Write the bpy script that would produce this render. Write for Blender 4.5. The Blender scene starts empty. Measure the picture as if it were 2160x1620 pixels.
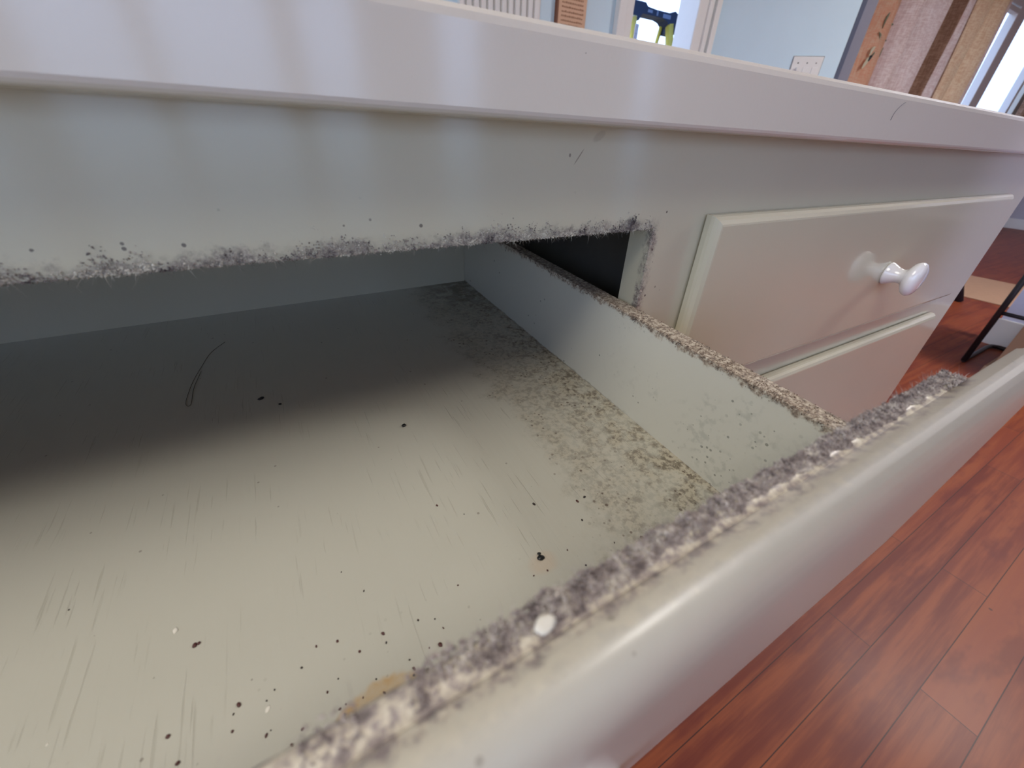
import bpy, bmesh, math, random
import numpy as np
from mathutils import Matrix, Vector
scene = bpy.context.scene
COL = scene.collection

# ------------------------------------------------------------------ camera
CAM_ROT = ((0.8723, 0.2332, -0.4297), (-0.4875, 0.4811, -0.7286), (0.0369, 0.8451, 0.5334))
cam_data = bpy.data.cameras.new('camera')
cam = bpy.data.objects.new('camera', cam_data); COL.objects.link(cam)
cam.matrix_world = Matrix.Translation((-0.0396, -0.1591, 0.8553)) @ Matrix(CAM_ROT).to_4x4()
cam_data.sensor_width = 36.0
cam_data.lens = 36.0 * 821.0 / 2160.0
cam_data.clip_start = 0.004
cam_data.dof.use_dof = True
cam_data.dof.focus_distance = 0.26
cam_data.dof.aperture_fstop = 13.0
scene.camera = cam

# ------------------------------------------------------------------ world, exposure
scene.view_settings.view_transform = 'Standard'
scene.view_settings.look = 'None'
scene.view_settings.gamma = 1
scene.view_settings.use_curve_mapping = False
scene.view_settings.exposure = 0.0
world = bpy.data.worlds.new('overcast_sky'); scene.world = world
world.use_nodes = True
wbg = world.node_tree.nodes['Background']
_wn, _wl = world.node_tree.nodes, world.node_tree.links     # blue-white sky over dim ground
_tc = _wn.new('ShaderNodeTexCoord'); _sx = _wn.new('ShaderNodeSeparateXYZ'); _rp = _wn.new('ShaderNodeValToRGB'); _mr = _wn.new('ShaderNodeMapRange')
_wl.new(_tc.outputs['Generated'], _sx.inputs[0]); _wl.new(_sx.outputs[2], _mr.inputs['Value'])
_mr.inputs['From Min'].default_value = -.30; _mr.inputs['From Max'].default_value = .14
_wl.new(_mr.outputs['Result'], _rp.inputs['Fac']); _wl.new(_rp.outputs['Color'], wbg.inputs['Color'])
_e = _rp.color_ramp.elements; _e[0].color = (.05, .05, .043, 1); _e[1].color = (.47, .64, 1.0, 1)
_m1 = _e.new(.5); _m1.color = (.19, .22, .27, 1)
wbg.inputs['Strength'].default_value = 3.5
# unseen ceiling lamp over the near side of the island, oversized to soften shadows (its fixture is built with the room)
LAMP = (-1.15, -.55, 2.5)
ll = bpy.data.lights.new('unseen_lamp_light', 'AREA'); ll.shape = 'DISK'; ll.size = 1.5; ll.energy = 37; ll.color = (1.0, .94, .83)
lo = bpy.data.objects.new('unseen_lamp_light', ll); COL.objects.link(lo); lo.location = (LAMP[0], LAMP[1], LAMP[2] - .012)
FILL_LAMP = (3.3, -.6, 2.5)  # second lamp is added and unseen, brightens the angled wall and curtains
ll2 = bpy.data.lights.new('unseen_lamp_light', 'AREA'); ll2.shape = 'DISK'; ll2.size = 1.1; ll2.energy = 105; ll2.color = (1.0, .96, .9)
lo2 = bpy.data.objects.new('unseen_lamp_light', ll2); COL.objects.link(lo2); lo2.location = (FILL_LAMP[0], FILL_LAMP[1], FILL_LAMP[2] - .012)
scene.cycles.max_bounces = 10
scene.cycles.diffuse_bounces = 6

def portal(x, y, z, w, h, rot):
    l = bpy.data.lights.new('daylight_portal', 'AREA'); l.shape = 'RECTANGLE'; l.size = w; l.size_y = h
    l.cycles.is_portal = True
    o = bpy.data.objects.new('daylight_portal', l); COL.objects.link(o)
    o.location = (x, y, z); o.rotation_euler = rot
H = math.pi / 2
# window openings in the room walls: (x0, x1, z0, z1)
BACK_Y, BACK_WIN = -3.5, [(-2.9, -1.3, .06, 2.3), (-1.02, -.515, .06, 2.3), (-.42, .22, .06, 2.3), (.37, .75, .06, 2.3), (1.33, 1.70, .06, 2.3), (3.36, 3.73, .06, 2.3)]  # leftmost opening is unseen, added for more daylight
LEFT_X, LEFT_WIN = -3.2, [(-2.9, -1.6, .4, 2.4), (-1.35, -.05, .4, 2.4), (.2, 1.55, .4, 2.4)]  # unseen; openings enlarged and the last one added to brighten the angled wall
FRONT_Y, DOOR = 1.83, (1.69, 2.20, 0.0, 2.1)
FAR_Y, FAR_WIN = 2.2, [(4.62, 9.2, .55, 2.36)]
for a in BACK_WIN: portal((a[0]+a[1])/2, BACK_Y, (a[2]+a[3])/2, a[1]-a[0], a[3]-a[2], (H, 0, math.pi))
for a in LEFT_WIN: portal(LEFT_X, (a[0]+a[1])/2, (a[2]+a[3])/2, a[3]-a[2], a[1]-a[0], (0, -H, 0))
portal((DOOR[0]+DOOR[1])/2, FRONT_Y+.05, 1.05, DOOR[1]-DOOR[0], 2.1, (H, 0, 0))
portal(6.9, FAR_Y+.06, 1.45, 4.5, 1.8, (H, 0, 0))

# ------------------------------------------------------------------ material helpers
def mat(name):
    m = bpy.data.materials.new(name); m.use_nodes = True
    return m, m.node_tree.nodes, m.node_tree.links, m.node_tree.nodes['Principled BSDF']
def rgb(c): return (c[0], c[1], c[2], 1)
def coords(n, l, scale=(1,1,1), loc=(0,0,0)):
    t = n.new('ShaderNodeTexCoord'); mp = n.new('ShaderNodeMapping')
    mp.inputs['Scale'].default_value = scale; mp.inputs['Location'].default_value = loc
    l.new(t.outputs['Object'], mp.inputs['Vector']); return mp.outputs['Vector']
def noise(n, l, vec, scale, detail=3, rough=.5):
    t = n.new('ShaderNodeTexNoise'); t.inputs['Scale'].default_value = scale
    t.inputs['Detail'].default_value = detail; t.inputs['Roughness'].default_value = rough
    l.new(vec, t.inputs['Vector']); return t.outputs['Fac']
def math_(n, l, op, a, b=None, c=None):
    t = n.new('ShaderNodeMath'); t.operation = op
    for i, v in enumerate((a, b, c)):
        if v is None: continue
        if isinstance(v, (int, float)): t.inputs[i].default_value = v
        else: l.new(v, t.inputs[i])
    return t.outputs[0]
def step(n, l, v, lo, hi, to0=0.0, to1=1.0):
    t = n.new('ShaderNodeMapRange'); t.interpolation_type = 'SMOOTHSTEP'
    l.new(v, t.inputs['Value']); t.inputs['From Min'].default_value = lo; t.inputs['From Max'].default_value = hi
    t.inputs['To Min'].default_value = to0; t.inputs['To Max'].default_value = to1
    return t.outputs['Result']
def mix(n, l, fac, a, b):
    t = n.new('ShaderNodeMix'); t.data_type = 'RGBA'
    if isinstance(fac, (int, float)): t.inputs[0].default_value = fac
    else: l.new(fac, t.inputs[0])
    for i, v in ((6, a), (7, b)):
        if isinstance(v, tuple): t.inputs[i].default_value = rgb(v)
        else: l.new(v, t.inputs[i])
    return t.outputs[2]
def bump(n, l, b, h, strength, dist):
    t = n.new('ShaderNodeBump'); t.inputs['Strength'].default_value = strength; t.inputs['Distance'].default_value = dist
    l.new(h, t.inputs['Height']); l.new(t.outputs[0], b.inputs['Normal'])
def ramp(n, l, v, stops):
    t = n.new('ShaderNodeValToRGB'); e = t.color_ramp.elements
    while len(e) < len(stops): e.new(.5)
    for i, (p, c) in enumerate(stops): e[i].position = p; e[i].color = rgb(c)
    l.new(v, t.inputs['Fac']); return t.outputs['Color']
def plain(name, c, rough=.5, metal=0.0, var=.06, scale=30, coat=0.0, bumpd=0.0):
    m, n, l, b = mat(name)
    v = coords(n, l); f = noise(n, l, v, scale)
    dk = tuple(max(0, x * (1 - var)) for x in c); lt = tuple(min(1, x * (1 + var)) for x in c)
    l.new(mix(n, l, f, dk, lt), b.inputs['Base Color'])
    b.inputs['Roughness'].default_value = rough; b.inputs['Metallic'].default_value = metal
    b.inputs['Coat Weight'].default_value = coat; b.inputs['Coat Roughness'].default_value = .06
    if bumpd: bump(n, l, b, noise(n, l, v, scale * 8), .3, bumpd)
    return m
def specks(n, l, v, scale, radius, keep):
    """small random dots: voronoi cells whose random value passes 'keep'"""
    t = n.new('ShaderNodeTexVoronoi'); t.inputs['Scale'].default_value = scale; l.new(v, t.inputs['Vector'])
    s = n.new('ShaderNodeSeparateColor'); l.new(t.outputs['Color'], s.inputs[0])
    a = math_(n, l, 'LESS_THAN', t.outputs['Distance'], math_(n, l, 'MULTIPLY', s.outputs[1], radius))
    return math_(n, l, 'MULTIPLY', a, math_(n, l, 'LESS_THAN', s.outputs[0], keep))

SAGE = (.54, .515, .395)
def paint(name, c, coat=1.0, coat_rough=.11, speck=.012):
    m, n, l, b = mat(name); v = coords(n, l)
    f = noise(n, l, v, 14)
    base = mix(n, l, f, tuple(x * .96 for x in c), tuple(x * 1.03 for x in c))
    s = specks(n, l, v, 60, .024, speck * 4)
    l.new(mix(n, l, s, base, (.12, .09, .08)), b.inputs['Base Color'])
    b.inputs['Roughness'].default_value = .55
    b.inputs['Coat Weight'].default_value = coat; b.inputs['Coat Roughness'].default_value = coat_rough
    b.inputs['Coat IOR'].default_value = 1.6
    bump(n, l, b, noise(n, l, v, 420, 2), .12, .0004)
    return m
M_FACE = paint('sage_cabinet_paint', SAGE)
M_DRAWER = paint('sage_drawer_paint', (.47, .44, .34), .55, .16)
M_TOP = paint('pale_countertop_paint', (.64, .605, .55))
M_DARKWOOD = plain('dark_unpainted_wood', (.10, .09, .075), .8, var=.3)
M_CERAMIC = plain('white_ceramic', (.86, .86, .88), .12, var=.02, coat=1)

# ---- drawer interior paints with mould (drawer-local coordinates, metres)
def drawer_bottom_mat():
    m, n, l, b = mat('mouldy_drawer_bottom'); v = coords(n, l)
    sx = n.new('ShaderNodeSeparateXYZ'); l.new(v, sx.inputs[0]); X, Y, Z = sx.outputs
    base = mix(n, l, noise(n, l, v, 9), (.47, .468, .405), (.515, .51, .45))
    # hairline grain cracks that run front to back
    g = noise(n, l, coords(n, l, (820, 30, 1)), 1.0, 2, .5)
    g2 = noise(n, l, coords(n, l, (1, 1, 1), (3, 1, 0)), 22, 2)
    cr = math_(n, l, 'MULTIPLY', step(n, l, g, .62, .70), step(n, l, g2, .42, .56))
    base = mix(n, l, math_(n, l, 'MULTIPLY', cr, .19), base, (.22, .2, .14))
    # mould creeping in from the right-hand joint
    wob = math_(n, l, 'MULTIPLY', math_(n, l, 'SUBTRACT', noise(n, l, v, 55, 5, .65), .5), .06)
    edge = math_(n, l, 'ADD', math_(n, l, 'ADD', X, .079), wob)
    edge = math_(n, l, 'ADD', edge, math_(n, l, 'MULTIPLY', math_(n, l, 'MAXIMUM', math_(n, l, 'MULTIPLY', math_(n, l, 'ADD', Y, .035), -1.0), 0.0), .16))
    mask = step(n, l, edge, -.004, .016)
    blot = step(n, l, noise(n, l, v, 330, 5, .7), .42, .60)
    blot2 = step(n, l, noise(n, l, v, 90, 4, .6), .36, .62)
    nearj = step(n, l, X, -.06, -.014, .55, 1.0)
    col = mix(n, l, blot, (.44, .40, .31), (.15, .125, .09))
    dens = math_(n, l, 'MULTIPLY', mask, math_(n, l, 'ADD', math_(n, l, 'MULTIPLY', blot2, .62), .38))
    dens = math_(n, l, 'MULTIPLY', dens, nearj)
    base = mix(n, l, dens, base, col)
    # mottled darker tone deep in the back corner
    bc = math_(n, l, 'MULTIPLY', step(n, l, Y, .12, .22), step(n, l, X, -.085, -.03))
    base = mix(n, l, math_(n, l, 'MULTIPLY', bc, step(n, l, noise(n, l, v, 120, 4), .35, .6, .2, .8)), base, (.09, .08, .055))
    # dark specks, thick inside the mould, scarce outside, more along the front
    s1 = math_(n, l, 'MULTIPLY', specks(n, l, v, 420, .42, .38), mask)
    s1 = math_(n, l, 'MULTIPLY', s1, step(n, l, noise(n, l, v, 45), .42, .6))
    s2 = specks(n, l, v, 260, .22, .05)
    front = math_(n, l, 'MULTIPLY', specks(n, l, v, 520, .34, .12), step(n, l, Y, -.06, -.115))
    s = math_(n, l, 'MAXIMUM', s1, math_(n, l, 'MAXIMUM', math_(n, l, 'MULTIPLY', s2, .6), math_(n, l, 'MULTIPLY', front, .55)))
    base = mix(n, l, math_(n, l, 'MULTIPLY', s, .8), base, (.09, .06, .045))
    # amber spill against the drawer front, and a faint rust ring under the big crumb
    def blob(cx, cy, rx, ry, soft, w):
        a = math_(n, l, 'DIVIDE', math_(n, l, 'SUBTRACT', X, cx), rx); c = math_(n, l, 'DIVIDE', math_(n, l, 'SUBTRACT', Y, cy), ry)
        r = math_(n, l, 'ADD', math_(n, l, 'MULTIPLY', a, a), math_(n, l, 'MULTIPLY', c, c))
        r = math_(n, l, 'ADD', r, math_(n, l, 'MULTIPLY', math_(n, l, 'SUBTRACT', noise(n, l, v, 130, 3), .5), w))
        return step(n, l, r, 1.0, 1.0 - soft)
    st = blob(-.184, -.104, .0155, .0105, .35, 1.2)
    base = mix(n, l, math_(n, l, 'MULTIPLY', st, step(n, l, noise(n, l, v, 150, 4), .3, .7, .45, .95)), base, (.47, .29, .10))
    base = mix(n, l, math_(n, l, 'MULTIPLY', blob(-.1128, -.085, .008, .006, .9, .6), .22), base, (.6, .36, .2))
    st2 = blob(-.162, -.106, .007, .006, .8, 1.6)
    base = mix(n, l, math_(n, l, 'MULTIPLY', st2, .3), base, (.45, .2, .1))
    l.new(base, b.inputs['Base Color'])
    b.inputs['Roughness'].default_value = .42; b.inputs['Coat Weight'].default_value = .35
    b.inputs['Coat Roughness'].default_value = .22
    hgt = math_(n, l, 'SUBTRACT', noise(n, l, coords(n, l, (160, 14, 1)), 1.0, 3), math_(n, l, 'MULTIPLY', cr, .8))
    hgt = math_(n, l, 'ADD', hgt, math_(n, l, 'MULTIPLY', dens, noise(n, l, v, 500, 4)))
    bump(n, l, b, hgt, .45, .0005)
    return m
def drawer_side_mat():
    m, n, l, b = mat('spotted_drawer_side_paint'); v = coords(n, l)
    sx = n.new('ShaderNodeSeparateXYZ'); l.new(v, sx.inputs[0]); X, Y, Z = sx.outputs
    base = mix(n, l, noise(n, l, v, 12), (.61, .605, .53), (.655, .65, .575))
    fr = step(n, l, Y, .02, -.08)
    patch = step(n, l, noise(n, l, v, 38, 4), .47, .6)
    s = math_(n, l, 'MULTIPLY', specks(n, l, v, 430, .36, .42), math_(n, l, 'MULTIPLY', patch, fr))
    s = math_(n, l, 'MAXIMUM', s, specks(n, l, v, 200, .24, .09))
    base = mix(n, l, math_(n, l, 'MULTIPLY', s, .62), base, (.10, .11, .09))
    haze = math_(n, l, 'MULTIPLY', math_(n, l, 'MULTIPLY', patch, fr), step(n, l, noise(n, l, v, 260, 4), .48, .68))
    base = mix(n, l, math_(n, l, 'MULTIPLY', haze, .3), base, (.25, .27, .24))
    # brown growth along the top edge
    te = math_(n, l, 'ADD', Z, math_(n, l, 'MULTIPLY', math_(n, l, 'SUBTRACT', noise(n, l, v, 170, 5, .7), .5), .014))
    tm = step(n, l, te, -.0038, -.0012)
    tc = ramp(n, l, noise(n, l, v, 420, 4, .7), [(.36, (.10, .075, .06)), (.47, (.27, .205, .155)), (.56, (.50, .44, .35)), (.66, (.64, .60, .52))])
    base = mix(n, l, math_(n, l, 'MULTIPLY', tm, .93), base, tc)
    # dirt in the joint with the bottom
    jm = step(n, l, math_(n, l, 'ADD', Z, math_(n, l, 'MULTIPLY', noise(n, l, v, 200, 4), .004)), -.0595, -.0608)
    base = mix(n, l, math_(n, l, 'MULTIPLY', math_(n, l, 'MULTIPLY', jm, .6), step(n, l, Y, -.06, .02)), base, (.2, .17, .1))
    l.new(base, b.inputs['Base Color'])
    b.inputs['Roughness'].default_value = .5; b.inputs['Coat Weight'].default_value = .4; b.inputs['Coat Roughness'].default_value = .2
    bump(n, l, b, noise(n, l, v, 300, 4), .25, .0005)
    return m
def frame_mat():
    """face frame: same paint, grey-mauve mould stain round the open drawer's hole (island coordinates)"""
    m, n, l, b = mat('sage_frame_paint_with_mould'); v = coords(n, l)
    sx = n.new('ShaderNodeSeparateXYZ'); l.new(v, sx.inputs[0]); X, Y, Z = sx.outputs
    base = mix(n, l, noise(n, l, v, 14), tuple(x * .96 for x in SAGE), tuple(x * 1.03 for x in SAGE))
    base = mix(n, l, specks(n, l, v, 60, .024, .05), base, (.12, .09, .08))
    nz = math_(n, l, 'MULTIPLY', math_(n, l, 'SUBTRACT', noise(n, l, v, 130, 5, .7), .5), .016)
    # distance outside the hole: right edge x=.140, top z=.8164
    dx = math_(n, l, 'SUBTRACT', X, .140); dz = math_(n, l, 'SUBTRACT', Z, .8164)
    dd = math_(n, l, 'MAXIMUM', dx, dz)
    near = math_(n, l, 'MULTIPLY', step(n, l, math_(n, l, 'ADD', dd, nz), .0062, .0012), math_(n, l, 'GREATER_THAN', Z, .70))
    near = math_(n, l, 'MULTIPLY', near, step(n, l, noise(n, l, v, 75, 3), .40, .56, .25, 1.0))
    near = math_(n, l, 'MULTIPLY', near, step(n, l, math_(n, l, 'ADD', Y, math_(n, l, 'MULTIPLY', nz, .6)), .0055, .0025))
    corner = math_(n, l, 'ADD', math_(n, l, 'POWER', math_(n, l, 'DIVIDE', math_(n, l, 'SUBTRACT', X, .1215), .0075), 2.0),
                   math_(n, l, 'POWER', math_(n, l, 'DIVIDE', math_(n, l, 'SUBTRACT', Z, .8185), .0045), 2.0))
    cm = step(n, l, math_(n, l, 'ADD', corner, math_(n, l, 'MULTIPLY', nz, 170)), 1.0, .1)
    col = ramp(n, l, noise(n, l, v, 480, 5, .75), [(.38, (.045, .035, .04)), (.48, (.15, .125, .125)), (.56, (.36, .32, .28)), (.66, (.56, .52, .43))])
    base = mix(n, l, math_(n, l, 'MULTIPLY', near, .8), base, col)
    base = mix(n, l, math_(n, l, 'MULTIPLY', cm, .6), base, (.09, .068, .064))
    # loose spots above the edge
    zone = step(n, l, dd, .022, .006)
    s = math_(n, l, 'MULTIPLY', specks(n, l, v, 420, .30, .06), zone)
    base = mix(n, l, math_(n, l, 'MULTIPLY', s, .85), base, (.06, .045, .045))
    # scuff marks on the rail
    def mark(x, z, rx, rz, sl):
        a = math_(n, l, 'SUBTRACT', X, x); c = math_(n, l, 'SUBTRACT', math_(n, l, 'SUBTRACT', Z, z), math_(n, l, 'MULTIPLY', a, sl))
        r = math_(n, l, 'ADD', math_(n, l, 'POWER', math_(n, l, 'DIVIDE', a, rx), 2.0), math_(n, l, 'POWER', math_(n, l, 'DIVIDE', c, rz), 2.0))
        return step(n, l, r, 1.0, .3)
    base = mix(n, l, math_(n, l, 'MULTIPLY', mark(.0835, .8495, .0028, .0005, 1.3), .75), base, (.13, .08, .07))
    base = mix(n, l, math_(n, l, 'MULTIPLY', mark(.0785, .8500, .0007, .0009, 0), .7), base, (.1, .08, .08))
    base = mix(n, l, math_(n, l, 'MULTIPLY', mark(.0935, .8575, .004, .0022, .4), .25), base, (.2, .15, .14))
    l.new(base, b.inputs['Base Color'])
    b.inputs['Roughness'].default_value = .55
    b.inputs['Coat Weight'].default_value = 1; b.inputs['Coat Roughness'].default_value = .11
    b.inputs['Coat IOR'].default_value = 1.6
    bump(n, l, b, math_(n, l, 'ADD', noise(n, l, v, 420, 2), math_(n, l, 'MULTIPLY', near, 1.5)), .15, .0005)
    return m
def mould_mat(name, stops, scale):
    m, n, l, b = mat(name); v = coords(n, l)
    f = noise(n, l, v, scale, 5, .72)
    l.new(ramp(n, l, f, stops), b.inputs['Base Color'])
    b.inputs['Roughness'].default_value = .95; b.inputs['Specular IOR Level'].default_value = .15
    bump(n, l, b, noise(n, l, v, scale * 3, 4), .6, .0004)
    return m
MAUVE = [(.30, (.08, .065, .065)), (.40, (.20, .168, .165)), (.52, (.37, .325, .31)), (.61, (.54, .50, .455)), (.70, (.72, .69, .61))]
M_MOULD = mould_mat('grey_mauve_mould', MAUVE, 330)
M_MOULD_DARK = mould_mat('dark_mould', [(.36, (.06, .048, .055)), (.45, (.2, .17, .165)), (.52, (.42, .38, .33)), (.62, (.66, .63, .54))], 150)
M_MOULD_TAN = mould_mat('tan_mould', [(.34, (.07, .052, .042)), (.46, (.17, .125, .10)), (.58, (.29, .225, .18)), (.74, (.56, .51, .42))], 420)

def front_panel_mat():
    """front of the open drawer: mould stain on the inner half of the top edge"""
    m, n, l, b = mat('stained_drawer_front_paint'); v = coords(n, l)
    sx = n.new('ShaderNodeSeparateXYZ'); l.new(v, sx.inputs[0]); X, Y, Z = sx.outputs
    base = mix(n, l, noise(n, l, v, 14), (.50, .49, .425), (.545, .535, .47))
    nz = math_(n, l, 'MULTIPLY', math_(n, l, 'SUBTRACT', noise(n, l, v, 240, 5, .7), .5), .010)
    e = math_(n, l, 'ADD', Y, nz)
    mk = math_(n, l, 'MULTIPLY', step(n, l, e, -.1398, -.1366), math_(n, l, 'GREATER_THAN', Z, .018))
    mk = math_(n, l, 'MULTIPLY', mk, math_(n, l, 'LESS_THAN', X, .014))
    col = ramp(n, l, noise(n, l, v, 330, 5, .7), [(.36, (.14, .115, .12)), (.46, (.33, .28, .27)), (.54, (.58, .53, .43)), (.64, (.74, .70, .59))])
    base = mix(n, l, math_(n, l, 'MULTIPLY', mk, .9), base, col)
    cream = math_(n, l, 'MULTIPLY', step(n, l, e, -.1425, -.1395), math_(n, l, 'GREATER_THAN', Z, .02))
    base = mix(n, l, math_(n, l, 'MULTIPLY', math_(n, l, 'MULTIPLY', cream, math_(n, l, 'SUBTRACT', 1.0, mk)), .55), base, (.68, .65, .53))
    s = math_(n, l, 'MULTIPLY', specks(n, l, v, 240, .3, .10), step(n, l, Y, -.148, -.143))
    base = mix(n, l, math_(n, l, 'MULTIPLY', s, .55), base, (.2, .17, .13))
    l.new(base, b.inputs['Base Color'])
    b.inputs['Roughness'].default_value = .5; b.inputs['Coat Weight'].default_value = .8; b.inputs['Coat Roughness'].default_value = .3
    bump(n, l, b, noise(n, l, v, 160, 5), .3, .0008)
    return m

def floor_surface():
    m, n, l, b = mat('red_cherry_strip_floor'); v = coords(n, l, (1, 1, 1), (.81, .0335 + .081 * 2, 0))
    br = n.new('ShaderNodeTexBrick'); l.new(v, br.inputs['Vector'])
    br.offset = .37; br.offset_frequency = 2; br.squash = 1
    br.inputs['Color1'].default_value = (0, 0, 0, 1); br.inputs['Color2'].default_value = (1, 1, 1, 1); br.inputs['Mortar'].default_value = (.5, .5, .5, 1)
    br.inputs['Scale'].default_value = 1; br.inputs['Brick Width'].default_value = 1.0; br.inputs['Row Height'].default_value = .081
    br.inputs['Mortar Size'].default_value = .0009; br.inputs['Mortar Smooth'].default_value = .3; br.inputs['Bias'].default_value = 0
    s = n.new('ShaderNodeSeparateColor'); l.new(br.outputs['Color'], s.inputs[0])
    tone = ramp(n, l, s.outputs[0], [(0, (.13, .020, .010)), (.35, (.22, .043, .016)), (.65, (.165, .028, .012)), (1, (.25, .056, .022))])
    g = noise(n, l, coords(n, l, (2.2, 38, 1)), 1.0, 5, .6)
    g2 = noise(n, l, coords(n, l, (3.5, 10, 1)), 1.0, 4, .6)
    c = mix(n, l, step(n, l, g, .38, .66), tone, (.27, .066, .022))
    c = mix(n, l, math_(n, l, 'MULTIPLY', step(n, l, g2, .52, .66), .55), c, (.12, .016, .012))
    kn = specks(n, l, coords(n, l), 7, .05, .35)
    c = mix(n, l, math_(n, l, 'MULTIPLY', kn, .8), c, (.06, .015, .012))
    c = mix(n, l, br.outputs['Fac'], c, (.05, .016, .012))
    l.new(c, b.inputs['Base Color']); b.inputs['Roughness'].default_value = .5; b.inputs['Specular IOR Level'].default_value = .3
    b.inputs['Coat Weight'].default_value = .05; b.inputs['Coat Roughness'].default_value = .2
    bump(n, l, b, math_(n, l, 'SUBTRACT', math_(n, l, 'MULTIPLY', g, .3), br.outputs['Fac']), .35, .001)
    return m
def linen(name, c1, c2):
    m, n, l, b = mat(name); v = coords(n, l, (1, 1, 1))
    w1 = noise(n, l, coords(n, l, (25, 25, 160)), 1.0, 2); w2 = noise(n, l, coords(n, l, (160, 160, 14)), 1.0, 2)
    f = math_(n, l, 'MULTIPLY', math_(n, l, 'ADD', w1, w2), .5)
    c = mix(n, l, step(n, l, f, .38, .62), c1, c2)
    l.new(c, b.inputs['Base Color']); b.inputs['Roughness'].default_value = .9
    tr = n.new('ShaderNodeBsdfTranslucent'); l.new(c, tr.inputs['Color'])
    mx = n.new('ShaderNodeMixShader'); mx.inputs[0].default_value = .5
    l.new(b.outputs[0], mx.inputs[1]); l.new(tr.outputs[0], mx.inputs[2])
    l.new(mx.outputs[0], n['Material Output'].inputs['Surface'])
    bump(n, l, b, f, .3, .002)
    return m
def glass():
    m, n, l, b = mat('window_glass')
    t = n.new('ShaderNodeBsdfTransparent'); g = n.new('ShaderNodeBsdfGlossy'); g.inputs['Roughness'].default_value = .02
    mx = n.new('ShaderNodeMixShader'); mx.inputs[0].default_value = .06
    l.new(t.outputs[0], mx.inputs[1]); l.new(g.outputs[0], mx.inputs[2]); l.new(mx.outputs[0], n['Material Output'].inputs['Surface'])
    return m
M_GLASS = glass()
M_WALL = plain('warm_white_wall_paint', (.70, .67, .60), .8, var=.02)
M_BLUE = plain('pale_blue_wall_paint', (.68, .86, .97), .8, var=.03, scale=6)
M_TRIM = plain('white_trim_paint', (.86, .85, .82), .45, var=.02)
M_SHADED_TRIM = plain('shaded_lavender_trim', (.22, .225, .29), .7, var=.03)
M_BLACK = plain('black_metal', (.018, .012, .014), .4, .3)
M_CEIL = plain('ceiling_paint', (.8, .8, .78), .9, var=.02)

# ------------------------------------------------------------------ mesh helpers
def link(name, me, m, parent=None):
    o = bpy.data.objects.new(name, me); COL.objects.link(o)
    if m: me.materials.append(m)
    if parent: o.parent = parent
    return o
def boxes(name, bs, m, parent=None, bevel=0.0, seg=2):
    bm = bmesh.new()
    for (x0, x1, y0, y1, z0, z1) in bs:
        vs = [bm.verts.new((x, y, z)) for x in (x0, x1) for y in (y0, y1) for z in (z0, z1)]
        for f in ((0,1,3,2), (4,6,7,5), (0,4,5,1), (2,3,7,6), (0,2,6,4), (1,5,7,3)): bm.faces.new([vs[i] for i in f])
    if bevel: bmesh.ops.bevel(bm, geom=list(bm.edges), offset=bevel, segments=seg, profile=.6, affect='EDGES')
    bmesh.ops.recalc_face_normals(bm, faces=bm.faces)
    me = bpy.data.meshes.new(name); bm.to_mesh(me); bm.free()
    if bevel:
        for p in me.polygons: p.use_smooth = False
    return link(name, me, m, parent)
def extrude_x(name, prof, x0, x1, m, parent=None, smooth=True, nx=1, wob=0.0, seed=0):
    """closed (y,z) outline swept along x"""
    rnd = random.Random(seed); bm = bmesh.new(); rings = []
    for i in range(nx + 1):
        x = x0 + (x1 - x0) * i / nx
        rings.append([bm.verts.new((x, y + rnd.uniform(-wob, wob), z + rnd.uniform(-wob, wob))) for y, z in prof])
    k = len(prof)
    for a, c in zip(rings, rings[1:]):
        for i in range(k):
            f = bm.faces.new((a[i], a[(i+1) % k], c[(i+1) % k], c[i])); f.smooth = smooth
    bm.faces.new(rings[0][::-1]); bm.faces.new(rings[-1])
    bmesh.ops.recalc_face_normals(bm, faces=bm.faces)
    me = bpy.data.meshes.new(name); bm.to_mesh(me); bm.free(); return link(name, me, m, parent)
def lathe(name, prof, m, parent=None, seg=40):
    """(r, h) outline turned about local -y"""
    bm = bmesh.new(); rings = []
    for r, h in prof:
        rings.append([bm.verts.new((r * math.cos(2*math.pi*i/seg), -h, r * math.sin(2*math.pi*i/seg))) for i in range(seg)])
    for a, c in zip(rings, rings[1:]):
        for i in range(seg):
            f = bm.faces.new((a[i], a[(i+1) % seg], c[(i+1) % seg], c[i])); f.smooth = True
    bm.faces.new(rings[0]); bm.faces.new(rings[-1][::-1])
    bmesh.ops.recalc_face_normals(bm, faces=bm.faces)
    me = bpy.data.meshes.new(name); bm.to_mesh(me); bm.free(); return link(name, me, m, parent)
def tube(name, pts, r, m, parent=None, seg=10, rads=None):
    bm = bmesh.new(); rings = []; P = [Vector(p) for p in pts]
    up = Vector((0.13, .31, .94))
    for i, p in enumerate(P):
        d = (P[min(i+1, len(P)-1)] - P[max(i-1, 0)]).normalized()
        a = d.cross(up)
        if a.length < .1: a = d.cross(Vector((1, 0, 0)))
        a.normalize(); c = d.cross(a); rr = rads[i] if rads else r
        rings.append([bm.verts.new(p + (a * math.cos(2*math.pi*k/seg) + c * math.sin(2*math.pi*k/seg)) * rr) for k in range(seg)])
    for a, c in zip(rings, rings[1:]):
        for i in range(seg):
            f = bm.faces.new((a[i], a[(i+1) % seg], c[(i+1) % seg], c[i])); f.smooth = True
    bm.faces.new(rings[0][::-1]); bm.faces.new(rings[-1])
    bmesh.ops.recalc_face_normals(bm, faces=bm.faces)
    me = bpy.data.meshes.new(name); bm.to_mesh(me); bm.free(); return link(name, me, m, parent)
def empty(name, loc=(0, 0, 0)):
    o = bpy.data.objects.new(name, None); COL.objects.link(o); o.location = loc; return o
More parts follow.
